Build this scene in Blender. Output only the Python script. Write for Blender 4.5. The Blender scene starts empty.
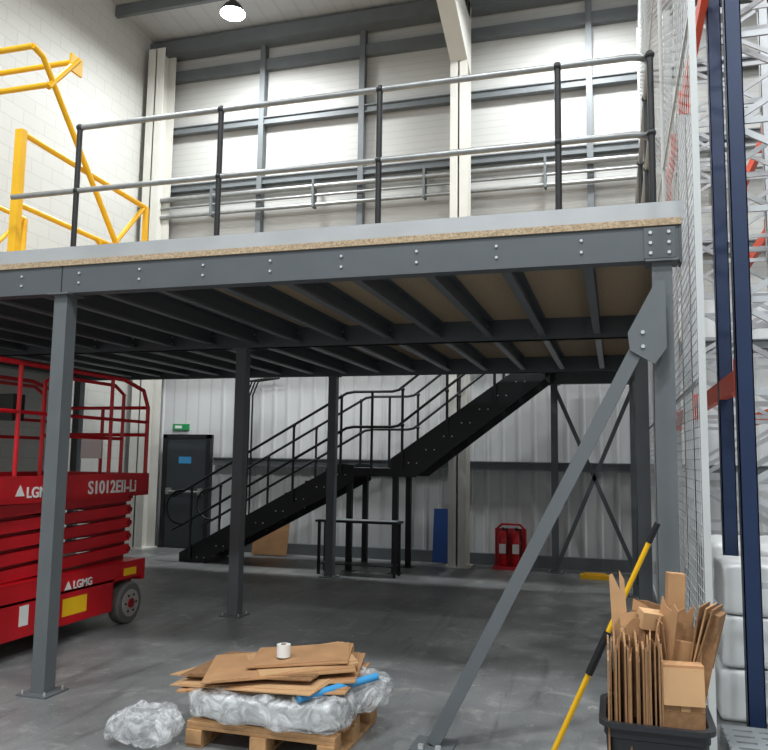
import bpy, bmesh, math, random
from mathutils import Vector, Matrix, Euler, noise
random.seed(7)
sc=bpy.context.scene
COL=sc.collection
def V(*a): return Vector(a)
# ------------------------------------------------------------ materials
def lin(c):
    return tuple(((x/255)/12.92 if x/255<=0.04045 else ((x/255+0.055)/1.055)**2.4) for x in c)
MATS={}
def mat(name,rgb,rough=0.5,metal=0.0,var=0.12,scale=4.0,bump=0.0,bscale=40,emit=None,estr=0,spec=0.5):
    if name in MATS: return MATS[name]
    m=bpy.data.materials.new(name); m.use_nodes=True
    nt=m.node_tree; N=nt.nodes; L=nt.links; b=N['Principled BSDF']
    c=lin(rgb)
    tc=N.new('ShaderNodeTexCoord')
    nz=N.new('ShaderNodeTexNoise'); nz.inputs['Scale'].default_value=scale; nz.inputs['Detail'].default_value=5
    L.new(tc.outputs['Object'],nz.inputs['Vector'])
    rp=N.new('ShaderNodeValToRGB')
    rp.color_ramp.elements[0].position=0.3; rp.color_ramp.elements[1].position=0.7
    rp.color_ramp.elements[0].color=(*[x*(1-var) for x in c],1)
    rp.color_ramp.elements[1].color=(*[min(1,x*(1+var)) for x in c],1)
    L.new(nz.outputs['Fac'],rp.inputs['Fac']); L.new(rp.outputs['Color'],b.inputs['Base Color'])
    b.inputs['Roughness'].default_value=rough; b.inputs['Metallic'].default_value=metal
    b.inputs['Specular IOR Level'].default_value=spec
    if bump>0:
        n2=N.new('ShaderNodeTexNoise'); n2.inputs['Scale'].default_value=bscale; n2.inputs['Detail'].default_value=3
        L.new(tc.outputs['Object'],n2.inputs['Vector'])
        bp=N.new('ShaderNodeBump'); bp.inputs['Strength'].default_value=bump; bp.inputs['Distance'].default_value=0.01
        L.new(n2.outputs['Fac'],bp.inputs['Height']); L.new(bp.outputs['Normal'],b.inputs['Normal'])
    if emit:
        b.inputs['Emission Color'].default_value=(*emit,1); b.inputs['Emission Strength'].default_value=estr
    MATS[name]=m; return m
steel=mat('steel_dark_grey',(82,87,91),0.5,0.1,0.06)
steelp=mat('steel_post_grey',(94,99,102),0.5,0.1,0.06)
black=mat('black_paint',(24,25,28),0.45,0.1,0.1)
galv=mat('galvanised_tube',(150,152,152),0.4,0.6,0.12,12)
galvs=mat('galvanised_sheet',(165,168,171),0.5,0.2,0.08,3)
bolt=mat('bolt_zinc',(205,208,210),0.35,0.6,0.05)
girt=mat('girt_grey',(100,105,108),0.55,0.1,0.08)
colw=mat('column_white',(204,203,196),0.6,0,0.04,2)
yellow=mat('yellow_paint',(232,178,14),0.42,0,0.05)
red=mat('red_paint',(190,18,30),0.35,0,0.08)
dred=mat('red_dark_paint',(140,16,26),0.45,0,0.12)
rubber=mat('tyre_grey',(96,94,92),0.8,0,0.15)
rimm=mat('wheel_rim_grey',(165,160,155),0.5,0.2,0.1)
white=mat('white_paint',(225,225,222),0.5,0,0.03)
mesh_m=mat('mesh_wire_white',(185,188,188),0.5,0.1,0.03)
blue=mat('rack_blue',(26,46,80),0.45,0.1,0.08)
orange=mat('rack_orange',(212,74,38),0.45,0,0.08)
lattice=mat('rack_lattice_galv',(180,183,186),0.45,0.3,0.08)
card=mat('cardboard_kraft',(168,128,90),0.88,0,0.14,6,0.1,60)
card2=mat('cardboard_edge',(132,98,66),0.9,0,0.2,40)
card3=mat('cardboard_light',(184,146,106),0.88,0,0.10,5)
binm=mat('bin_black_plastic',(36,38,42),0.45,0,0.08)
wood=mat('pallet_wood',(166,128,88),0.8,0,0.25,9,0.2,30)
blueb=mat('blue_board',(30,72,140),0.5,0,0.05)
cyan=mat('blue_sheet',(60,145,200),0.5,0,0.05)
doorm=mat('door_charcoal',(50,56,60),0.5,0.1,0.08)
green=mat('exit_green',(20,140,80),0.5,0,0.03)
ylabel=mat('label_yellow',(240,190,20),0.5,0,0.03)
greyp=mat('grey_plastic',(125,130,133),0.6,0,0.08)
shrink=mat('stretch_wrap_white',(222,225,226),0.35,0,0.06,3,0.5,9)
loadm=mat('wrapped_load_grey',(176,178,178),0.4,0,0.18,5,0.5,14)
lampm=mat('lamp_glow',(255,255,255),0.5,0,0,1,emit=(1,1,1),estr=60)
lamph=mat('lamp_housing',(60,62,65),0.5,0.3)
def nodes_mat(name):
    m=bpy.data.materials.new(name); m.use_nodes=True
    return m,m.node_tree.nodes,m.node_tree.links,m.node_tree.nodes['Principled BSDF']
# floor
def floor_mat():
    m,N,L,b=nodes_mat('concrete_floor')
    tc=N.new('ShaderNodeTexCoord')
    def nz(s,d,r=.5,dist=0,vec=None):
        n=N.new('ShaderNodeTexNoise'); n.inputs['Scale'].default_value=s; n.inputs['Detail'].default_value=d; n.inputs['Roughness'].default_value=r; n.inputs['Distortion'].default_value=dist
        L.new(vec or tc.outputs['Object'],n.inputs['Vector']); return n
    def ramp(src,p0,p1,c0,c1):
        r=N.new('ShaderNodeValToRGB'); r.color_ramp.elements[0].position=p0; r.color_ramp.elements[1].position=p1
        r.color_ramp.elements[0].color=(*c0,1); r.color_ramp.elements[1].color=(*c1,1); L.new(src.outputs['Fac'],r.inputs['Fac']); return r
    def mix(fac,a,bc,blend='MIX',ff=None):
        x=N.new('ShaderNodeMixRGB'); x.blend_type=blend
        if fac is not None: L.new(fac.outputs['Color'],x.inputs['Fac'])
        else: x.inputs['Fac'].default_value=ff
        L.new(a.outputs['Color'],x.inputs['Color1'])
        if isinstance(bc,tuple): x.inputs['Color2'].default_value=(*bc,1)
        else: L.new(bc.outputs['Fac'],x.inputs['Color2'])
        return x
    n1=nz(.7,8,.65); base=ramp(n1,.34,.66,lin((94,96,97)),lin((134,136,136)))
    st=ramp(nz(3.2,6,.65,.8),.54,.78,(0,0,0),(.6,.6,.6)); m1=mix(st,base,lin((178,178,174)))
    mp=N.new('ShaderNodeMapping'); mp.inputs['Scale'].default_value=(3.5,.5,1); mp.inputs['Rotation'].default_value=(0,0,.5); L.new(tc.outputs['Object'],mp.inputs['Vector'])
    sc2=ramp(nz(1.3,9,.75,.8,mp.outputs['Vector']),.53,.68,(0,0,0),(.6,.6,.6)); m2=mix(sc2,m1,lin((64,66,68)))
    sp=ramp(nz(14,4,.7,1.2),.64,.72,(0,0,0),(.6,.6,.6)); m3=mix(sp,m2,lin((200,200,196)))
    m4=mix(None,m3,nz(60,4),'OVERLAY',.25)
    L.new(m4.outputs['Color'],b.inputs['Base Color'])
    mr=N.new('ShaderNodeMapRange'); mr.inputs['To Min'].default_value=.30; mr.inputs['To Max'].default_value=.55
    L.new(n1.outputs['Fac'],mr.inputs['Value']); L.new(mr.outputs['Result'],b.inputs['Roughness'])
    return m
def line_mat(name,rgb,axis,period,dark=0.82,bump=0.3,brick=False):
    m,N,L,b=nodes_mat(name)
    tc=N.new('ShaderNodeTexCoord'); c=lin(rgb)
    if brick:
        sx=N.new('ShaderNodeSeparateXYZ'); cb=N.new('ShaderNodeCombineXYZ')
        L.new(tc.outputs['Object'],sx.inputs[0]); L.new(sx.outputs['Y'],cb.inputs['X']); L.new(sx.outputs['Z'],cb.inputs['Y'])
        br=N.new('ShaderNodeTexBrick'); br.inputs['Scale'].default_value=1; br.inputs['Brick Width'].default_value=.45; br.inputs['Row Height'].default_value=.225
        br.inputs['Mortar Size'].default_value=.008; br.inputs['Mortar Smooth'].default_value=.3
        br.inputs['Color1'].default_value=(*c,1); br.inputs['Color2'].default_value=(*[x*.96 for x in c],1); br.inputs['Mortar'].default_value=(*[x*dark for x in c],1)
        L.new(cb.outputs[0],br.inputs['Vector']); L.new(br.outputs['Color'],b.inputs['Base Color'])
    else:
        sx=N.new('ShaderNodeSeparateXYZ'); L.new(tc.outputs['Object'],sx.inputs[0])
        mu=N.new('ShaderNodeMath'); mu.operation='MULTIPLY'; mu.inputs[1].default_value=1/period; L.new(sx.outputs[axis],mu.inputs[0])
        fr=N.new('ShaderNodeMath'); fr.operation='FRACT'; L.new(mu.outputs[0],fr.inputs[0])
        r=N.new('ShaderNodeValToRGB'); e=r.color_ramp.elements
        e[0].position=0; e[0].color=(dark,dark,dark,1); e[1].position=.18; e[1].color=(1,1,1,1)
        L.new(fr.outputs[0],r.inputs['Fac'])
        nz=N.new('ShaderNodeTexNoise'); nz.inputs['Scale'].default_value=.8; nz.inputs['Detail'].default_value=4; L.new(tc.outputs['Object'],nz.inputs['Vector'])
        r3=N.new('ShaderNodeValToRGB'); r3.color_ramp.elements[0].position=.3;r3.color_ramp.elements[1].position=.7
        r3.color_ramp.elements[0].color=(*[x*.9 for x in c],1); r3.color_ramp.elements[1].color=(*c,1); L.new(nz.outputs['Fac'],r3.inputs['Fac'])
        mx=N.new('ShaderNodeMixRGB'); mx.blend_type='MULTIPLY'; mx.inputs['Fac'].default_value=1
        L.new(r3.outputs['Color'],mx.inputs['Color1']); L.new(r.outputs['Color'],mx.inputs['Color2']); L.new(mx.outputs['Color'],b.inputs['Base Color'])
        bp=N.new('ShaderNodeBump'); bp.inputs['Strength'].default_value=bump; bp.inputs['Distance'].default_value=.02
        L.new(r.outputs['Color'],bp.inputs['Height']); L.new(bp.outputs['Normal'],b.inputs['Normal'])
    b.inputs['Roughness'].default_value=.6
    return m
def chip_mat():
    m,N,L,b=nodes_mat('chipboard')
    tc=N.new('ShaderNodeTexCoord'); n=N.new('ShaderNodeTexNoise'); n.inputs['Scale'].default_value=90; n.inputs['Detail'].default_value=3
    L.new(tc.outputs['Object'],n.inputs['Vector'])
    r=N.new('ShaderNodeValToRGB'); r.color_ramp.elements[0].position=.30; r.color_ramp.elements[1].position=.66
    r.color_ramp.elements[0].color=(*lin((132,112,88)),1); r.color_ramp.elements[1].color=(*lin((186,166,138)),1)
    L.new(n.outputs['Fac'],r.inputs['Fac']); L.new(r.outputs['Color'],b.inputs['Base Color']); b.inputs['Roughness'].default_value=.85
    return m
def film_mat():
    m=bpy.data.materials.new('clear_plastic_film'); m.use_nodes=True; N=m.node_tree.nodes; L=m.node_tree.links
    b=N['Principled BSDF']; b.inputs['Base Color'].default_value=(.72,.74,.76,1); b.inputs['Roughness'].default_value=.15
    out=N['Material Output']; tr=N.new('ShaderNodeBsdfTransparent'); mx=N.new('ShaderNodeMixShader')
    tc=N.new('ShaderNodeTexCoord'); n=N.new('ShaderNodeTexNoise'); n.inputs['Scale'].default_value=8; n.inputs['Detail'].default_value=5; n.inputs['Distortion'].default_value=2.5
    L.new(tc.outputs['Object'],n.inputs['Vector'])
    r=N.new('ShaderNodeValToRGB'); r.color_ramp.elements[0].position=.38; r.color_ramp.elements[0].color=(.15,.15,.15,1); r.color_ramp.elements[1].position=.68; r.color_ramp.elements[1].color=(.7,.7,.7,1)
    L.new(n.outputs['Fac'],r.inputs['Fac']); L.new(r.outputs['Color'],mx.inputs['Fac'])
    L.new(tr.outputs[0],mx.inputs[1]); L.new(b.outputs[0],mx.inputs[2]); L.new(mx.outputs[0],out.inputs['Surface'])
    bp=N.new('ShaderNodeBump'); bp.inputs['Strength'].default_value=.6; bp.inputs['Distance'].default_value=.03
    L.new(n.outputs['Fac'],bp.inputs['Height']); L.new(bp.outputs['Normal'],b.inputs['Normal'])
    return m
floor_m=floor_mat(); chip=chip_mat(); film=film_mat()
wall_up=line_mat('liner_panel_upper',(182,182,179),'Z',.12,.84,.25)
wall_low=line_mat('cladding_lower',(206,208,209),'X',.25,.78,.35)
block=line_mat('painted_blockwork',(190,190,185),'Z',.2,.82,.2,True)
roofm=line_mat('roof_liner',(182,184,185),'X',.33,.85,.3)

# ------------------------------------------------------------ mesh builder
class B:
    def __init__(s,name): s.name=name; s.v=[]; s.f=[]; s.m=[]; s.sm=[]; s.ml=[]
    def mi(s,m):
        if m not in s.ml: s.ml.append(m)
        return s.ml.index(m)
    def add(s,vs,fs,m,smooth=False):
        o=len(s.v); s.v+= [Vector(x) for x in vs]; k=s.mi(m)
        for f in fs: s.f.append([o+i for i in f]); s.m.append(k); s.sm.append(smooth)
    def box(s,c,size,m,rot=None):
        c=Vector(c); h=Vector(size)/2; R=Euler(rot).to_matrix() if rot else Matrix.Identity(3)
        vs=[c+R@Vector((x*h.x,y*h.y,z*h.z)) for x in(-1,1) for y in(-1,1) for z in(-1,1)]
        s.add(vs,[(0,1,3,2),(4,6,7,5),(0,4,5,1),(2,3,7,6),(0,2,6,4),(1,5,7,3)],m)
    def bb(s,x0,x1,y0,y1,z0,z1,m): s.box(((x0+x1)/2,(y0+y1)/2,(z0+z1)/2),(x1-x0,y1-y0,z1-z0),m)
    def seg(s,p,q,w,h,m,up=(0,0,1)):
        p=Vector(p);q=Vector(q);d=(q-p).normalized();u=Vector(up)
        if abs(d.dot(u))>.99: u=Vector((0,1,0))
        a=d.cross(u).normalized()*w/2; b=a.cross(d).normalized()*h/2
        vs=[p-a-b,p+a-b,p+a+b,p-a+b,q-a-b,q+a-b,q+a+b,q-a+b]
        s.add(vs,[(0,1,2,3),(7,6,5,4),(0,4,5,1),(1,5,6,2),(2,6,7,3),(3,7,4,0)],m)
    def tube(s,pts,r,m,n=8,smooth=True,cap=True):
        P=[Vector(p) for p in pts]; vs=[];fs=[];k=len(P)
        ref=None
        for i,p in enumerate(P):
            d=((P[min(i+1,k-1)]-p).normalized() if i<k-1 else Vector()) + ((p-P[max(i-1,0)]).normalized() if i>0 else Vector())
            d.normalize()
            if ref is None: ref=d.orthogonal().normalized()
            a=(ref-d*ref.dot(d)).normalized(); ref=a; b=d.cross(a)
            rr=r[i] if isinstance(r,(list,tuple)) else r
            for j in range(n):
                t=2*math.pi*j/n; vs.append(p+a*math.cos(t)*rr+b*math.sin(t)*rr)
        for i in range(k-1):
            for j in range(n):
                fs.append((i*n+j,i*n+(j+1)%n,(i+1)*n+(j+1)%n,(i+1)*n+j))
        s.add(vs,fs,m,smooth)
        if cap:
            s.add(vs[:n],[tuple(reversed(range(n)))],m); s.add(vs[-n:],[tuple(range(n))],m)
    def ball(s,c,r,m,n=8):
        c=Vector(c); pts=[c+Vector((0,0,-r*math.cos(math.pi*i/6))) for i in range(7)]
        s.tube(pts,[max(1e-4,r*math.sin(math.pi*i/6)) for i in range(7)],m,n,cap=False)
    def prism(s,pts,off,m):
        pts=[Vector(p) for p in pts]; off=Vector(off); n=len(pts)
        s.add(pts+[p+off for p in pts],[tuple(range(n)),tuple(reversed(range(n,2*n)))]+[(i,i+n,(i+1)%n+n,(i+1)%n) for i in range(n)],m)
    def build(s,origin=True,bevel=0):
        me=bpy.data.meshes.new(s.name)
        o=Vector((0,0,0))
        if origin:
            xs=[v.x for v in s.v];ys=[v.y for v in s.v];zs=[v.z for v in s.v]
            o=Vector(((min(xs)+max(xs))/2,(min(ys)+max(ys))/2,min(zs)))
        me.from_pydata([v-o for v in s.v],[],s.f)
        for m in s.ml: me.materials.append(m)
        for i,p in enumerate(me.polygons): p.material_index=s.m[i]; p.use_smooth=s.sm[i]
        bm=bmesh.new(); bm.from_mesh(me); bmesh.ops.recalc_face_normals(bm,faces=bm.faces); bm.to_mesh(me); bm.free()
        ob=bpy.data.objects.new(s.name,me); COL.objects.link(ob); ob.location=o
        if bevel:
            b=ob.modifiers.new('bevel','BEVEL'); b.width=bevel; b.segments=2; b.limit_method='ANGLE'
        return ob
def text(parent,name,body,loc,size,m,rot,bold=.0):
    cu=bpy.data.curves.new(name,'FONT'); cu.body=body; cu.size=size; cu.extrude=.002; cu.offset=bold; cu.materials.append(m)
    ob=bpy.data.objects.new(name,cu); COL.objects.link(ob); ob.parent=parent; ob.location=Vector(loc)-parent.location; ob.rotation_euler=rot
    return ob
def arc(c,u,v,r,a0,a1,n=5):
    c=Vector(c);u=Vector(u);v=Vector(v)
    return [c+u*r*math.cos(math.radians(a0+(a1-a0)*i/n))+v*r*math.sin(math.radians(a0+(a1-a0)*i/n)) for i in range(n+1)]

# ------------------------------------------------------------ camera
cd=bpy.data.cameras.new('camera'); cam=bpy.data.objects.new('camera',cd); COL.objects.link(cam)
cd.sensor_width=36; cd.lens=770/768*36; cd.clip_start=.05; cd.clip_end=200
H=1.65; YAW=16.7; PITCH=6.15; ROLL=.85
Rm=Matrix.Rotation(math.radians(YAW),4,'Z')@Matrix.Rotation(math.radians(90+PITCH),4,'X')@Matrix.Rotation(math.radians(ROLL),4,'Z')
cam.matrix_world=Matrix.Translation((0,0,H))@Rm
sc.camera=cam

# ------------------------------------------------------------ room shell
XL=-8.38; XR=8.0; YB=12.42; YF=-7.0; ZC=9.5
DX0,DX1=-7.78,-6.98
f=B('floor'); f.bb(XL-.2,XR+.2,YF,YB+.2,-.1,0,floor_m); f.build(False)
w=B('wall_left'); w.bb(XL-.2,XL,YF,YB+.2,0,ZC+1.2,block); w.build(False)
w=B('wall_right'); w.bb(XR,XR+.2,YF,YB+.2,0,ZC+1.2,block); w.build(False)
w=B('wall_back')
w.bb(XL,XR,YB,YB+.2,0,4.2,wall_low); w.bb(XL,XR,YB,YB+.2,4.2,ZC+.5,wall_up)
x=XL+.1
while x<XR:
    if not (DX0-.2<x<DX1+.12):
        w.prism([(x,YB,0),(x+.03,YB-.02,0),(x+.07,YB-.02,0),(x+.1,YB,0)],(0,0,4.2),wall_low)
    x+=.25
w.build(False)
c=B('ceiling')
c.prism([(XL,YB+.2,ZC),(XL,YF,ZC+1.2),(XL,YF,ZC+1.3),(XL,YB+.2,ZC+.1)],(XR-XL,0,0),roofm); c.build(False)
def cz(y): return ZC+1.2*(YB+.2-y)/(YB+.2-YF)
t=B('trim_purlins')
y=YB-1.4
while y>YF:
    t.bb(XL,XR,y-.04,y+.04,cz(y)-.22,cz(y)-.02,girt); y-=1.5
t.build(False)
t=B('trim_eaves_beam')
t.bb(XL,XR,YB-.35,YB-.05,ZC-.30,ZC-.05,girt); t.bb(XL,XR,YB-.12,YB,8.75,8.95,girt); t.build(False)
t=B('trim_wall_rails')
for z in (7.75,6.62,4.9,3.4,1.55):
    a=XL if z>2.2 else DX1+.15
    t.bb(a,XR,YB-.12,YB-.02,z-.07,z+.07,girt)
    t.bb(a,XR,YB-.15,YB-.12,z-.07,z-.05,girt); t.bb(a,XR,YB-.15,YB-.12,z+.05,z+.07,girt)
for x in (-6.1,-4.17,-.30,1.55,3.35):
    t.bb(x-.05,x+.05,YB-.16,YB-.02,4.2,9.3,girt)
t.build(False)
t=B('baseboard_back'); t.bb(DX1+.15,XR,YB-.12,YB-.02,0,.18,girt); t.build(False)
p=B('wall_conduit_pipes')
for z,r in ((6.05,.035),(6.22,.025),(6.38,.05)):
    p.tube([(XL+.3,YB-.22,z),(XR-.2,YB-.22,z)],r,galv,8)
for x in range(-7,8,2): p.bb(x-.02,x+.02,YB-.28,YB-.12,6.0,6.5,girt)
p.build()
p=B('cable_bundle')
for i in range(5):
    x=-6.3+i*.06; p.tube([(x,YB-.2,0.2),(x,YB-.2,2.7),(x+.1,YB-.2,2.95),(x+.5,YB-.2,3.0)],.016,black,6)
p.build()
def icol(name,x,y,z1,w=.28,d=.34):
    b=B(name)
    b.bb(x-w/2,x+w/2,y-d/2,y-d/2+.022,0,z1,colw); b.bb(x-w/2,x+w/2,y+d/2-.022,y+d/2,0,z1,colw); b.bb(x-.012,x+.012,y-d/2,y+d/2,0,z1,colw)
    b.bb(x-w/2-.05,x+w/2+.05,y-d/2-.02,y+d/2+.02,0,.025,colw)
    return b
cx=-2.34
b=icol('portal_column',cx,11.97,9.2); b.build(False)
b=B('trim_rafter')
b.prism([(cx-.14,12.13,9.25),(cx-.14,9.65,9.25+.15),(cx-.14,9.65,9.0),(cx-.14,12.13,8.0)],(.28,0,0),colw)
b.prism([(cx-.14,12.05,9.3),(cx-.14,YF,9.3+1.1),(cx-.14,YF,8.95+1.1),(cx-.14,12.05,8.95)],(.28,0,0),colw)
b.build(False)
b=icol('portal_column',-8.08,12.05,9.2,.34,.4); b.build(False)
b=icol('portal_column',4.05,11.97,9.2); b.build(False)

# ------------------------------------------------------------ mezzanine
ZB0,ZB1,ZD=2.8,3.0,3.04
FX0,FX1=XL+.03,.385
PXR=.275; PXM=-3.82
m=B('mezzanine_platform')
def chan(y,x0,x1,face):
    wy=y-.05 if face<0 else y+.05
    m.bb(x0,x1,wy-.006,wy+.006,ZB0,ZB1,steel)
    m.bb(x0,x1,y-.05,y+.05,ZB0,ZB0+.01,steel); m.bb(x0,x1,y-.05,y+.05,ZB1-.01,ZB1,steel)
YFR,YM,YK=4.63,7.45,10.25
chan(YFR,FX0,FX1,-1); chan(YM,FX0,FX1-.05,-1); chan(YM+.005,FX0,FX1-.05,1); chan(YK,FX0,FX1-.05,-1); chan(YK+.01,FX0,FX1-.05,1)
chan(11.9,-.92,FX1-.05,-1)
m.bb(FX1-.055,FX1-.045,YFR-.05,12.0,ZB0,ZB1,steel); m.bb(FX1-.1,FX1-.045,YFR-.05,12.0,ZB0,ZB0+.01,steel)
m.bb(-.92,-.91,YK,12.0,ZB0,ZB1,steel)
x=-.17; js=[]
while x>XL+.1: js.append(x); x-=.5
for x in js:
    for k_,(a,bb_) in enumerate(((YFR+.02,YM-.07),(YM+.07,YK-.07))):
        fl=steelp if k_==0 else galvs
        m.bb(x-.003,x+.003,a,bb_,2.83,3.0,steel)
        m.bb(x-.003,x+.06,a,bb_,2.83,2.838,fl); m.bb(x-.003,x+.06,a,bb_,2.99,2.998,steel)
        m.bb(x+.052,x+.06,a,bb_,2.83,2.85,fl)
    m.bb(x-.06,x+.0,YM-.075,YM-.06,2.84,2.98,steelp)
    for z in (2.87,2.94):
        m.tube([(x,YFR-.066,z),(x,YFR-.056,z)],.009,bolt,8)
        m.tube([(x,YM-.068,z),(x,YM-.056,z)],.010,bolt,6)
m.bb(FX0,FX1,YFR-.07,YK+.12,ZB1,ZD,chip)
m.bb(-.92,FX1,YK+.12,12.0,ZB1,ZD,chip)
m.bb(FX0,FX1+.02,YFR-.03,YFR-.02,ZD,ZD+.11,galvs); m.bb(FX1-.01,FX1+.0,YFR-.03,12.0,ZD,ZD+.11,galvs)
m.bb(PXM-.002,PXM+.002,YFR-.06,YFR-.055,ZB0,ZB1,black)
def plate(x0,x1,y,z0,z1,bx,bz):
    m.bb(x0,x1,y-.008,y,z0,z1,steel)
    for a in bx:
        for c_ in bz: m.tube([(a,y-.016,c_),(a,y-.006,c_)],.010,bolt,8)
plate(.18,.35,YFR-.056,2.81,2.99,(.215,.315),(2.84,2.90,2.96))
m.bb(.37,.385,YFR-.06,YFR+.06,2.78,3.0,steel)
def post(x,y,s=.1):
    m.bb(x-s/2,x+s/2,y-s/2,y+s/2,.012,ZB0-.012,steelp); m.bb(x-.12,x+.12,y-.12,y+.12,0,.012,steelp); m.bb(x-.09,x+.09,y-.09,y+.09,ZB0-.012,ZB0,steelp)
    for a in(-1,1):
        for c_ in(-1,1): m.tube([(x+a*.09,y+c_*.09,.01),(x+a*.09,y+c_*.09,.035)],.008,bolt,6)
for y in (YFR,YM,YK):
    for x in (-8.1,PXM,PXR-(.0 if y==YFR else .03)): post(x,y,.11 if y==YFR else .115)
post(-.87,11.9); post(.28,11.9)
yb=YFR-.09
m.seg((-1.03,yb,.02),(.215,yb,2.45),.075,.075,steelp,(0,1,0))
m.bb(-1.15,-.91,yb-.12,yb+.12,0,.012,steelp)
m.prism([(.09,yb-.042,2.27),(.22,yb-.042,2.19),(.285,yb-.042,2.28),(.285,yb-.042,2.66),(.235,yb-.042,2.66),(.08,yb-.042,2.37)],(0,-.012,0),steelp)
for z in (2.29,2.37): m.tube([(.16,yb-.063,z),(.16,yb-.05,z)],.011,bolt,8)
m.bb(-1.10,-1.07,yb-.10,yb-.07,.01,.035,bolt); m.bb(-1.00,-.97,yb-.10,yb-.07,.01,.035,bolt)
for a,b_ in (((-.84,.1),(.25,2.7)),((-.84,2.7),(.25,.1))):
    m.seg((a[0],11.85,a[1]),(b_[0],11.85,b_[1]),.06,.06,steel,(0,1,0))
m.seg((.25,YM+.1,.15),(.25,YK-.1,2.7),.05,.01,steelp,(0,1,0)); m.seg((.25,YM+.1,2.7),(.25,YK-.1,.15),.05,.01,steelp,(0,1,0))
m.build(False)

# ------------------------------------------------------------ mezzanine railing
r=B('mezzanine_railing')
RY=4.77; RX=.245; top=ZD+1.1; mid=ZD+.6
RL=-3.90
for x in (RL,-2.69,-1.49,-.31,RX):
    r.tube([(x,RY,ZD),(x,RY,top)],.021,black,10); r.ball((x,RY,top),.031,black); r.ball((x,RY,mid),.029,black)
    r.bb(x-.05,x+.05,RY-.05,RY+.05,ZD,ZD+.015,black); r.tube([(x,RY,ZD),(x,RY,ZD+.07)],.028,black,10)
yy=RY+.6
while yy<12:
    r.tube([(RX,yy,ZD),(RX,yy,top)],.021,black,10); r.ball((RX,yy,top),.031,black); r.ball((RX,yy,mid),.029,black); yy+=1.2
c1=arc((RX-.12,RY+.12,top),(1,0,0),(0,-1,0),.12,90,0,5)
r.tube([(RL,RY,top)]+c1+[(RX,11.9,top)],.021,galv,10)
c1=arc((RX-.12,RY+.12,mid),(1,0,0),(0,-1,0),.12,90,0,5)
r.tube([(-4.50,RY,mid)]+c1+[(RX,11.9,mid)],.021,galv,10)
r.build()

# ------------------------------------------------------------ yellow pallet gate
g=B('pallet_gate'); gz=ZD
for gx in (-4.62,-6.15):
    y0,y1=4.95,6.72
    g.bb(gx-.035,gx+.035,y0-.03,y0+.03,gz,gz+1.24,yellow); g.tube([(gx,y1,gz),(gx,y1,gz+1.15)],.032,yellow,8)
    g.tube([(gx,y0,gz+1.22),(gx,y1,gz+1.15)],.027,yellow,8); g.tube([(gx,y0,gz+.62),(gx,y1,gz+.6)],.025,yellow,8); g.tube([(gx,y0,gz+.1),(gx,y1,gz+.1)],.025,yellow,8)
    g.tube([(gx,y0+.8,gz+.1),(gx,y1-.05,gz+1.13)],.023,yellow,8)
    g.tube([(gx,y0+1.0,gz+.62),(gx,y1-.05,gz+.12)],.023,yellow,8)
    g.bb(gx-.07,gx+.07,y0-.07,y0+.07,gz,gz+.012,yellow); g.bb(gx-.07,gx+.07,y1-.07,y1+.07,gz,gz+.012,yellow)
    ax=gx+.06
    g.tube([(ax,y1-.15,gz+.15),(ax,y0+.12,gz+1.93),(ax,y0+.0,gz+1.96)],.027,yellow,8)
    g.tube([(ax,y0+.20,gz+1.70),(ax,y0+.55,gz+2.12)],.027,yellow,8)
    g.bb(ax-.012,ax+.012,y0+.45,y0+.60,gz+1.98,gz+2.14,yellow)
for (y_,z_) in ((4.95,1.96),(5.15,1.72),(5.48,2.10)):
    g.tube([(-4.56,y_,gz+z_),(-6.09,y_,gz+z_)],.025,yellow,8)
g.build()

# ------------------------------------------------------------ staircase
s=B('staircase')
SY0,SY1=10.82,11.67
A=(-6.42,0.0);Bp=(-3.81,1.5);C=(-3.01,1.5);D=(-.95,3.04)
def flight(a,b_,n):
    dx=(b_[0]-a[0]);dz=(b_[1]-a[1])
    for y in (SY0,SY1):
        s.prism([(a[0]-.12,y,max(0,a[1]-.12)),(a[0]+.25,y,max(0,a[1]-.12)),(b_[0]+.12,y,b_[1]-.20),(b_[0]+.12,y,b_[1]+.04),(b_[0]-.1,y,b_[1]+.06),(a[0]-.12,y,a[1]+.14)],(0,.012,0),black)
        for i in range(n):
            x=a[0]+dx*(i+.6)/n; z=a[1]+dz*(i+.6)/n-.03
            s.tube([(x,y-.012,z),(x,y+.024,z)],.009,bolt,6); s.tube([(x+.12,y-.012,z),(x+.12,y+.024,z)],.009,bolt,6)
    for i in range(n):
        x=a[0]+dx*(i+.5)/n; z=a[1]+dz*(i+1)/n-.02
        s.bb(x-dx/n*.5,x+dx/n*.62,SY0+.012,SY1,z-.035,z,black)
        s.bb(x-dx/n*.5,x-dx/n*.5+.015,SY0+.012,SY1,z-.005,z+.003,girt)
flight(A,Bp,8); flight(C,D,8)
s.bb(Bp[0],C[0],SY0,SY1+.012,1.38,1.5,black)
for x in (Bp[0]+.05,C[0]-.05):
    for y in (SY0+.05,SY1-.05):
        s.bb(x-.04,x+.04,y-.04,y+.04,0,1.38,black); s.bb(x-.09,x+.09,y-.09,y+.09,0,.012,black)
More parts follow.
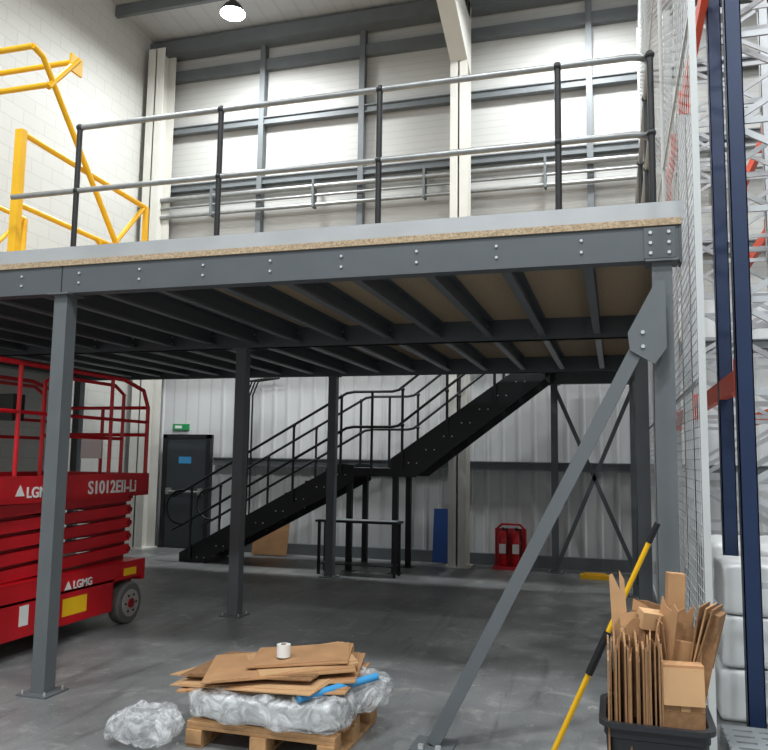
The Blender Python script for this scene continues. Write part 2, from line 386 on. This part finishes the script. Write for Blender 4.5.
for y in (SY0-.03,SY1+.04):
    for h in (1.1,.58):
        pts=[(A[0]-.25,y,A[1]+h-.1),(A[0]-.05,y,A[1]+h),(Bp[0],y,Bp[1]+h),(Bp[0]+.12,y,Bp[1]+h+.02),(C[0]-.1,y,C[1]+h+.02),(C[0],y,C[1]+h+.04),(D[0]-.1,y,D[1]+h)]
        s.tube(pts,.021,black,8)
    s.tube([(A[0]-.05,y,A[1]+1.1)]+arc((A[0]-.1,y,.84),(-1,0,0),(0,0,1),.26,90,-90,8)+[(A[0]-.05,y,.58)],.021,black,8)
    for (a,b_,ts) in ((A,Bp,(.03,.36,.68,.97)),(C,D,(.03,.35,.68,.97))):
        for t_ in ts:
            x=a[0]+(b_[0]-a[0])*t_; z=a[1]+(b_[1]-a[1])*t_
            s.tube([(x,y,z-.05 if z>.1 else z),(x,y,z+1.1)],.021,black,8); s.ball((x,y,z+1.1),.032,black); s.ball((x,y,z+.58),.032,black)
    s.tube([((Bp[0]+C[0])/2,y,1.4),((Bp[0]+C[0])/2,y,2.62)],.021,black,8)
s.build(False)

wb=B('metal_stand')
wb.bb(-4.12,-2.90,10.42,10.75,.73,.76,black); wb.bb(-4.08,-2.94,10.45,10.72,.762,.767,greyp)
for x in (-4.07,-2.95):
    for y in (10.46,10.71): wb.bb(x-.018,x+.018,y-.018,y+.018,0,.73,black)
wb.bb(-4.07,-2.95,10.45,10.72,.14,.155,black)
wb.build()

# ------------------------------------------------------------ door etc
d=B('door_1')
dx0,dx1=DX0,DX1
d.bb(dx0-.08,dx1+.08,YB-.06,YB-.001,0,2.02,doorm)
d.bb(dx0-.08,dx0,YB-.12,YB-.06,0,2.02,black); d.bb(dx1,dx1+.08,YB-.12,YB-.06,0,2.02,black); d.bb(dx0-.08,dx1+.08,YB-.12,YB-.06,1.95,2.02,black)
d.bb(dx0,dx1,YB-.10,YB-.06,.01,1.95,doorm)
d.tube([(dx0+.08,YB-.16,1.0),(dx1-.08,YB-.16,1.0)],.02,galv,8); d.bb(dx0+.04,dx0+.12,YB-.17,YB-.10,.95,1.06,galv); d.bb(dx1-.12,dx1-.04,YB-.17,YB-.10,.95,1.06,galv)
d.bb(dx0+.25,dx0+.5,YB-.105,YB-.10,1.5,1.62,cyan)
d.build()
e=B('exit_sign'); e.bb(-7.72,-7.40,YB-.05,YB-.001,2.10,2.21,green); e.bb(-7.67,-7.53,YB-.054,YB-.05,2.13,2.18,white); e.build()
fe=B('fire_extinguisher_stand')
fx,fy=-1.56,12.0
for dx in (-.1,.1):
    pts=[(fx+dx,fy,.06),(fx+dx,fy,.08),(fx+dx,fy,.46),(fx+dx,fy,.53),(fx+dx,fy,.57)]
    fe.tube(pts,[.07,.082,.082,.06,.025],red,14); fe.tube([(fx+dx,fy,.56),(fx+dx,fy,.62)],.02,black,8)
    fe.tube([(fx+dx,fy,.6),(fx+dx+.07,fy-.03,.6),(fx+dx+.09,fy-.05,.4),(fx+dx+.07,fy-.07,.2)],.012,black,6)
    fe.bb(fx+dx-.05,fx+dx+.05,fy-.09,fy-.08,.24,.38,white)
fe.bb(fx-.24,fx+.24,fy-.14,fy+.14,0,.05,red); fe.bb(fx-.24,fx+.24,fy+.11,fy+.14,.05,.60,red)
fe.tube([(fx-.22,fy+.12,.05),(fx-.22,fy+.12,.58),(fx-.14,fy+.12,.66),(fx+.14,fy+.12,.66),(fx+.22,fy+.12,.58),(fx+.22,fy+.12,.05)],.018,red,8)
fe.build()
bb=B('blue_board'); bb.box((-2.65,12.16,.44),(.28,.03,.84),blueb,(math.radians(-8),0,0)); bb.build()
bb=B('cardboard_sheet'); bb.box((-5.55,12.05,.36),(.62,.02,.70),card,(math.radians(-12),0,math.radians(3))); bb.build()
bb=B('yellow_floor_block'); bb.bb(-.50,-.10,11.4,11.55,0,.06,yellow); bb.bb(-.45,-.15,11.43,11.52,.06,.08,yellow); bb.build()

# ------------------------------------------------------------ scissor lift
l=B('scissor_lift')
lx1=-4.60; lx0=lx1-1.15; ly0,ly1=4.5,6.97; lc=(lx0+lx1)/2
l.bb(lx0+.12,lx1-.12,ly0+.05,ly1-.05,.14,.55,dred)
l.bb(lx0+.02,lx1-.02,ly0+.45,ly1-.48,.16,.52,red)
for xs in (lx0,lx1-.03):
    l.bb(xs,xs+.03,ly0,ly1,.44,.60,red)
    l.prism([(xs,ly0+.48,.46),(xs,ly1-.50,.46),(xs,ly1-.56,.17),(xs,ly0+.54,.17)],(.03,0,0),red)
l.bb(lx0,lx1,ly0,ly0+.06,.30,.60,red); l.bb(lx0,lx1,ly1-.06,ly1,.40,.60,red)
l.bb(lx0,lx1,ly0,ly1,.585,.605,red)
for yy in (ly0+.24,ly1-.24):
    for (xa,xb) in ((lx0+.01,lx0+.13),(lx1-.11,lx1+.01)):
        l.tube([(xa,yy,.2),(xa+.012,yy,.2),(xb-.012,yy,.2),(xb,yy,.2)],[.18,.2,.2,.18],rubber,26)
        xo=xb if xb>lc else xa; sg=1 if xb>lc else -1
        l.tube([(xo,yy,.2),(xo+sg*.008,yy,.2)],.13,rimm,20); l.tube([(xo,yy,.2),(xo+sg*.02,yy,.2)],.045,dred,12)
        for k in range(6):
            a=k*math.pi/3; l.tube([(xo+sg*.005,yy+.085*math.cos(a),.2+.085*math.sin(a)),(xo+sg*.016,yy+.085*math.cos(a),.2+.085*math.sin(a))],.012,black,6)
l.bb(lx1,lx1+.003,ly0+1.26,ly0+1.58,.24,.39,ylabel); l.bb(lx1,lx1+.003,ly1-.35,ly1-.15,.47,.54,ylabel); l.bb(lx1,lx1+.003,ly0+.75,ly0+.85,.26,.42,white)
n=5; z0=.60; z1=1.25; dz=(z1-z0)/n
for i in range(n):
    za=z0+i*dz+.02; zb=z0+(i+1)*dz-.02
    for xs in (lx0+.12,lx1-.12):
        sg=1 if xs>lc else -1
        l.seg((xs,ly0+.12,za+.02),(xs,ly1-.15,zb),.05,.095,red,(0,0,1)); l.seg((xs-.06*sg,ly0+.12,zb),(xs-.06*sg,ly1-.15,za+.02),.05,.095,dred,(0,0,1))
        l.tube([(xs-.08,(ly0+ly1)/2,(za+zb)/2),(xs+.05,(ly0+ly1)/2,(za+zb)/2)],.03,galv,10)
    for yy in (ly0+.15,ly1-.17): l.tube([(lx0+.09,yy,zb),(lx1-.08,yy,zb)],.028,dred,10)
l.tube([(lc,ly0+.7,.7),(lc,ly1-.7,1.1)],.06,black,12)
l.bb(lx0,lx1,ly0,ly1,1.24,1.29,red)
for xs in (lx0,lx1-.02): l.bb(xs,xs+.02,ly0,ly1,1.24,1.46,red)
l.bb(lx0,lx1,ly0,ly0+.02,1.24,1.46,red); l.bb(lx0,lx1,ly1-.02,ly1,1.24,1.46,red)
PT=2.38
def rail_side(xs):
    l.tube([(xs,ly0+.03,1.45),(xs,ly0+.03,PT-.1)]+arc((xs,ly0+.13,PT-.1),(0,-1,0),(0,0,1),.1,0,90,4)+[(xs,ly1-.45,PT),(xs,ly1-.12,PT-.08),(xs,ly1-.03,PT-.25),(xs,ly1-.03,1.45)],.021,red,8)
    for z in (1.98,): l.tube([(xs,ly0+.03,z),(xs,ly1-.03,z)],.016,red,8)
    for k in range(1,4):
        yy=ly0+.03+(ly1-ly0-.06)*k/4; l.tube([(xs,yy,1.45),(xs,yy,PT)],.018,red,8)
for xs in (lx0+.03,lx1-.03): rail_side(xs)
for xs in (lx0+.1,lx1-.1):
    l.tube([(xs,ly0+1.0,1.29),(xs,ly0+1.0,PT-.12),(xs,ly0+1.1,PT-.06),(xs,ly1-.5,PT-.06),(xs,ly1-.35,PT-.14),(xs,ly1-.35,1.29)],.018,red,8)
    l.tube([(xs,ly0+1.0,1.80),(xs,ly1-.35,1.80)],.016,red,8)
for yy in (ly0+.03,ly1-.03):
    for z in (PT-.02 if yy<5 else PT-.25,1.85): l.tube([(lx0+.03,yy,z),(lx1-.03,yy,z)],.018,red,8)
    l.tube([(lc,yy,1.45),(lc,yy,PT-.25)],.018,red,8)
l.bb(lx0+.2,lx0+.36,ly0+1.4,ly0+1.55,1.95,2.2,black)
l.bb(lx0+.35,lx0+.6,ly1-.06,ly1-.04,1.6,1.8,white)
lo=l.build(bevel=.004)
RT=(math.pi/2,0,math.pi/2)
text(lo,'model_label','S1012EII-Li',(lx1+.004,ly1-.96,1.285),.165,white,RT,.003)
text(lo,'maker_label','LGMG',(lx1+.004,ly0+.74,1.285),.12,white,RT,.003)
text(lo,'chassis_label','LGMG',(lx1+.004,ly0+1.38,.465),.095,white,RT,.002)
l2=B('maker_logo'); l2.prism([(lx1+.003,ly0+.62,1.30),(lx1+.003,ly0+.72,1.30),(lx1+.003,ly0+.67,1.39)],(.003,0,0),white)
l2.prism([(lx1+.003,ly0+1.27,.465),(lx1+.003,ly0+1.36,.465),(lx1+.003,ly0+1.315,.54)],(.003,0,0),white)
o2=l2.build(False); o2.parent=lo; o2.location=-lo.location

# ------------------------------------------------------------ mesh partition
w=B('mesh_partition')
mx=.45; my0,my1=4.37,12.1; mz=8.4
y=my0
while y<=my1: w.bb(mx-.0015,mx+.0015,y-.0015,y+.0015,.05,mz,mesh_m); y+=.12
z=.05
while z<=mz: w.bb(mx-.0015,mx+.0015,my0,my1,z-.0015,z+.0015,mesh_m); z+=.06
y=my0
while y<=my1+.1:
    w.bb(mx-.018,mx+.018,y-.018,y+.018,0,mz,mesh_m); y+=2.55
for z in (.05,2.1,4.2,6.3,mz): w.bb(mx-.010,mx+.010,my0,my1,z-.010,z+.010,mesh_m)
w.build()

# ------------------------------------------------------------ storage rack
k=B('storage_rack')
RA,RB=.80,1.7
def frame(y,mu,zt,xa=RA):
    for x in (xa,RB):
        k.bb(x-.05,x+.05,y-.045,y-.038,0,zt,mu); k.bb(x-.05,x-.043,y-.045,y+.045,0,zt,mu); k.bb(x+.043,x+.05,y-.045,y+.045,0,zt,mu)
        k.bb(x-.05,x-.02,y+.038,y+.045,0,zt,mu); k.bb(x+.02,x+.05,y+.038,y+.045,0,zt,mu)
        k.bb(x-.07,x+.07,y-.07,y+.07,0,.01,mu)
    z=.3; a=0
    while z<zt-.6:
        k.seg((xa+.02,y,z),(RB-.02,y,z),.02,.04,lattice)
        p_,q_=((xa+.02,y,z+.03),(RB-.02,y,z+.55)) if a%2==0 else ((RB-.02,y,z+.03),(xa+.02,y,z+.55))
        k.seg(p_,q_,.02,.04,lattice); z+=.6; a+=1
frame(5.35,blue,8.2); frame(6.4,blue,8.0,.82); frame(8.2,lattice,8.0); frame(9.2,lattice,8.0); frame(11.0,lattice,8.0)
for z,xs in ((2.2,(RA,RB)),(4.25,(RB,)),(5.35,(RA-.06,RB))):
    for x in xs:
        for (a,b_) in ((5.4,8.15),(9.25,10.95)):
            k.bb(x-.028,x+.028,a,b_,z-.07,z+.07,orange)
            for e_ in (a,b_): k.bb(x-.055,x+.055,e_-.01,e_+.01,z-.13,z+.12,orange)
k.build()
def lumpy(name,c_,size,seed,m_,amp,cuts=16,pw=4,fr=6):
    b=B(name); b.box(c_,size,m_); ob=b.build()
    bm=bmesh.new(); bm.from_mesh(ob.data); bmesh.ops.subdivide_edges(bm,edges=bm.edges,cuts=cuts,use_grid_fill=True)
    hh=size[2]
    for v in bm.verts:
        q=v.co.copy()
        u=Vector((q.x/(size[0]/2),q.y/(size[1]/2),(q.z-hh/2)/(hh/2))); k_=(abs(u.x)**pw+abs(u.y)**pw+abs(u.z)**pw)**(1/pw)
        if k_>0:
            u=u/k_*max(abs(u.x),abs(u.y),abs(u.z)); v.co=Vector((u.x*size[0]/2,u.y*size[1]/2,hh/2+u.z*hh/2))
        v.co+=noise.noise_vector(q*fr+Vector((seed,0,0)))*amp+noise.noise_vector(q*fr*3+Vector((seed,5,0)))*amp*.5
        if v.co.z<0: v.co.z=0.001
    for f_ in bm.faces: f_.smooth=True
    bm.to_mesh(ob.data); bm.free(); return ob
for i,zz in enumerate((.165,.50,.83)):
    lumpy('wrapped_goods',(1.10+.01*i,5.85,zz),(.95-.02*i,.55,.325),1+i,shrink,.010,14,24,5)
lumpy('wrapped_goods',(1.15,7.3,.50),(.9,1.0,1.0),8,shrink,.02,14,14)
pp=B('plastic_pallet')
pp.bb(.57,.66,4.45,5.15,0,.09,greyp); pp.bb(.97,1.07,4.45,5.15,0,.09,greyp)
for i in range(7): pp.bb(.57,1.07,4.45+i*.10,4.45+i*.10+.065,.09,.12,greyp)
for i in range(4): pp.bb(.58+i*.145,.62+i*.145,4.45,5.12,.085,.118,greyp)
pp.build(bevel=.004)

# ------------------------------------------------------------ pallet with cardboard
pc=Vector((-1.92,4.46,0))
p=B('wooden_pallet')
for dx in (-.4,0,.4):
    for dy in (-.33,0,.33): p.bb(pc.x+dx-.05,pc.x+dx+.05,pc.y+dy-.06,pc.y+dy+.06,.02,.10,wood)
    p.bb(pc.x+dx-.05,pc.x+dx+.05,pc.y-.38,pc.y+.38,0,.02,wood)
for i in range(5): p.bb(pc.x-.45,pc.x+.45,pc.y-.38+i*.165,pc.y-.38+i*.165+.1,.12,.142,wood)
for dy in (-.33,0,.33): p.bb(pc.x-.45,pc.x+.45,pc.y+dy-.05,pc.y+dy+.05,.10,.12,wood)
p.build(bevel=.003)
load=lumpy('plastic_wrapped_load',(pc.x,pc.y,.220),(.86,.72,.15),2,loadm,.012,18,8)
fw=lumpy('film_wrap',(pc.x+.0,pc.y-.01,.235),(.97,.84,.18),9,film,.03,30,6,5); fw.parent=load; fw.location=fw.location-load.location
fw=lumpy('film_tail',(pc.x+.44,pc.y+.14,.26),(.26,.42,.20),19,film,.04,18,3,6); fw.parent=load; fw.location=fw.location-load.location
lumpy('plastic_bag',(-2.60,4.03,.11),(.42,.30,.20),5,film,.045,20,2.5,6)
cs=B('cardboard_stack')
z=.325
specs=[(0,0,1.02,.60,4,card),(-.05,-.03,.95,.62,-8,card3),(.05,.04,.90,.58,12,card),(-.08,.02,.85,.55,-3,card2),(.02,.03,.88,.58,20,card),(.12,.08,.62,.5,30,card3),(.12,.10,.60,.42,14,card)]
for i,(dx,dy,a,b_,rot,mm) in enumerate(specs):
    tx=math.radians(2+random.uniform(-1,1)); ty=math.radians(random.uniform(-4,-2)-i*.3)
    cs.box((pc.x-.06+dx,pc.y-.02+dy,z+i*.019),(a,b_,.007),mm,(tx,ty,math.radians(rot)))
    cs.box((pc.x-.06+dx+.01,pc.y-.02+dy,z+i*.019+.008),(a*.93,b_*.9,.006),mm,(tx,ty,math.radians(rot+4)))
cs.box((pc.x-.5,pc.y-.06,.325),(.40,.26,.006),card3,(0,math.radians(-6),math.radians(-18)))
cs.build()
bt=B('blue_tube'); bt.tube([(pc.x+.24,pc.y-.40,.335),(pc.x+.56,pc.y+.02,.375)],.022,cyan,12); bt.tube([(pc.x+.20,pc.y-.37,.315),(pc.x+.50,pc.y+.03,.345)],.018,white,12); bt.build()
cu=B('paper_roll'); q=(pc.x-.02,pc.y-.02); cu.tube([(q[0],q[1],.448),(q[0],q[1],.52)],.042,white,18); cu.tube([(q[0],q[1],.52),(q[0],q[1],.522)],.018,card2,12); cu.build()

# ------------------------------------------------------------ bin with cardboard
bx,by=.14,3.5
def rr(w_,d_,r_,z_,n=5):
    w_*=.88; d_*=.92
    o=[]
    for (sx,sy,a0) in ((1,1,0),(-1,1,90),(-1,-1,180),(1,-1,270)):
        for i in range(n+1):
            a=math.radians(a0+90*i/n); o.append(Vector((bx+sx*(w_/2-r_)+r_*math.cos(a),by+sy*(d_/2-r_)+r_*math.sin(a),z_)))
    return o
bn=B('waste_bin')
loops=[rr(.36,.32,.05,0),rr(.37,.33,.05,.02),rr(.44,.40,.06,.56),rr(.455,.415,.06,.565),rr(.455,.415,.06,.60),rr(.50,.46,.07,.605),rr(.50,.46,.07,.625),rr(.44,.40,.06,.625),rr(.435,.395,.06,.56),rr(.35,.31,.05,.03)]
vs=[v for lp in loops for v in lp]; n=len(loops[0]); fs=[]
for i in range(len(loops)-1):
    for j in range(n): fs.append((i*n+j,i*n+(j+1)%n,(i+1)*n+(j+1)%n,(i+1)*n+j))
fs.append(tuple(range(n))); fs.append(tuple((len(loops)-1)*n+j for j in range(n)))
bn.add(vs,fs,binm); bn.build()
cb=B('cardboard_scraps')
def sheet(c_,w_,h_,rz,m_,tx=0,ty=0,seed=0,fold=0.0):
    # corrugated board: two liners with a darker core, ragged outline, optional fold line
    rs=random.Random(seed); R=Euler((math.radians(tx),math.radians(ty),math.radians(rz))).to_matrix(); c_=Vector(c_)
    a,b_=w_/2,h_/2
    out=[(-a,-b_),(a,-b_),(a*rs.uniform(.86,1),b_*rs.uniform(.75,1)),(a*.35,b_*rs.uniform(.8,1)),(a*.3,b_*rs.uniform(.62,.95)),(-a*rs.uniform(.3,.6),b_*rs.uniform(.8,1)),(-a*rs.uniform(.88,1),b_*rs.uniform(.7,1))]
    for (y0,y1,mm) in ((-.003,-.002,m_),(-.002,.002,card2),(.002,.003,m_)):
        def pt(u,v,y): return c_+R@Vector((u,y+fold*max(0,v)**1.0,v))
        lo_=[pt(u,v,y0) for u,v in out]; hi_=[pt(u,v,y1) for u,v in out]; k_=len(out)
        cb.add(lo_+hi_,[tuple(range(k_)),tuple(reversed(range(k_,2*k_)))]+[(i,i+k_,(i+1)%k_+k_,(i+1)%k_) for i in range(k_)],mm)
for i in range(18):
    x=bx-.165+i*.0115; h=random.uniform(.52,.60); tilt=-7+i*.55+random.uniform(-1.2,1.2)
    sheet((x+math.sin(math.radians(tilt))*0.05-.01,by-.02+random.uniform(-.03,.0),.38+h/2),random.uniform(.24,.31),h,90+random.uniform(-5,5),random.choice([card,card,card2,card3]),-tilt*0+0,0,i)
def carton(c_,sz,rz,m_,tx=0,ty=0):
    cb.box(c_,sz,m_,(math.radians(tx),math.radians(ty),math.radians(rz)))
carton((bx+.10,by-.10,.68),(.16,.07,.34),6,card)
carton((bx+.105,by-.145,.77),(.155,.005,.14),6,card3,-6)
carton((bx+.105,by-.142,.63),(.155,.004,.09),6,card2,0)
carton((bx+.11,by-.139,.69),(.035,.003,.16),6,card3,0)
carton((bx+.03,by-.03,.70),(.010,.2,.42),-8,card2,0,-5)
carton((bx+.11,by+.0,.74),(.14,.05,.36),-10,card,0,4)
random.seed(52)
for i in range(20):
    X=bx+random.uniform(-.11,.13); Y=by+random.uniform(-.02,.13)
    h=random.uniform(.3,.5); ztop=random.uniform(.92,1.10)
    sheet((X,Y,ztop-h/2),random.uniform(.09,.20),h,random.uniform(-70,70),random.choice([card,card2,card3,card]),random.uniform(-9,9),random.uniform(-13,13),100+i,random.uniform(-.15,.15))
sheet((bx-.13,by+.10,.90),.07,.60,5,card3,0,-3,7)
carton((bx+.09,by+.08,.99),(.07,.05,.38),10,card,0,3)
carton((bx-.00,by+.02,.99),(.11,.07,.07),20,card3,10,8)
carton((bx-.07,by+.05,.97),(.11,.05,.08),-15,card,-10,-12)
for j,(ang,mm) in enumerate(((10,card2),(14,card),(17,card2))):
    carton((bx+.17+j*.013,by+.03,.86),(.006,.17,.42),-20,mm,0,ang)
carton((bx+.225,by+.03,.92),(.05,.11,.24),-20,card2,0,14)
cb.build(False)
q0=V(-.40,4.13,0.02); q1=V(.19,3.95,1.36)
def P(t_): return q0.lerp(q1,t_)
yp=B('yellow_pole')
yp.tube([P(0),P(.44)],.014,yellow,12); yp.tube([P(.44),P(.60)],.019,black,12); yp.tube([P(.60),P(.94)],.012,yellow,12); yp.tube([P(.93),P(1)],.015,black,12)
yp.bb(q0.x-.12,q0.x+.12,q0.y-.03,q0.y+.03,0,.05,black)
yp.build()

# ------------------------------------------------------------ lights
def highbay(x,y,power):
    z=cz(y)-.66
    b=B('high_bay_light'); b.tube([(x,y,z),(x,y,z+.02),(x,y,z+.12),(x,y,z+.2)],[.2,.21,.14,.06],lamph,20); b.tube([(x,y,z-.05),(x,y,z-.03),(x,y,z-.002)],[.14,.20,.20],lampm,20); b.tube([(x,y,z+.2),(x,y,cz(y)-.02)],.012,lamph,6)
    ob=b.build()
    ld=bpy.data.lights.new('lamp','AREA'); ld.shape='DISK'; ld.size=.8; ld.energy=power; ld.color=(.96,.99,1); ld.spread=math.radians(170)
    lo_=bpy.data.objects.new('lamp',ld); COL.objects.link(lo_); lo_.parent=ob; lo_.location=Vector((x,y,z-.07))-ob.location
highbay(-5.95,10.8,270); highbay(-.4,10.7,270); highbay(5.0,10.8,230)
highbay(-5.5,5.6,190); highbay(3.5,6,250)
highbay(-5.5,.5,290); highbay(-.5,.5,380); highbay(4.5,0,320); highbay(-3,-4.5,380); highbay(3,-4.5,380)
wd=bpy.data.worlds.new('world'); sc.world=wd; wd.use_nodes=True
wd.node_tree.nodes['Background'].inputs[0].default_value=(.90,.96,1,1); wd.node_tree.nodes['Background'].inputs[1].default_value=.5
sc.view_settings.view_transform='Standard'; sc.view_settings.exposure=0
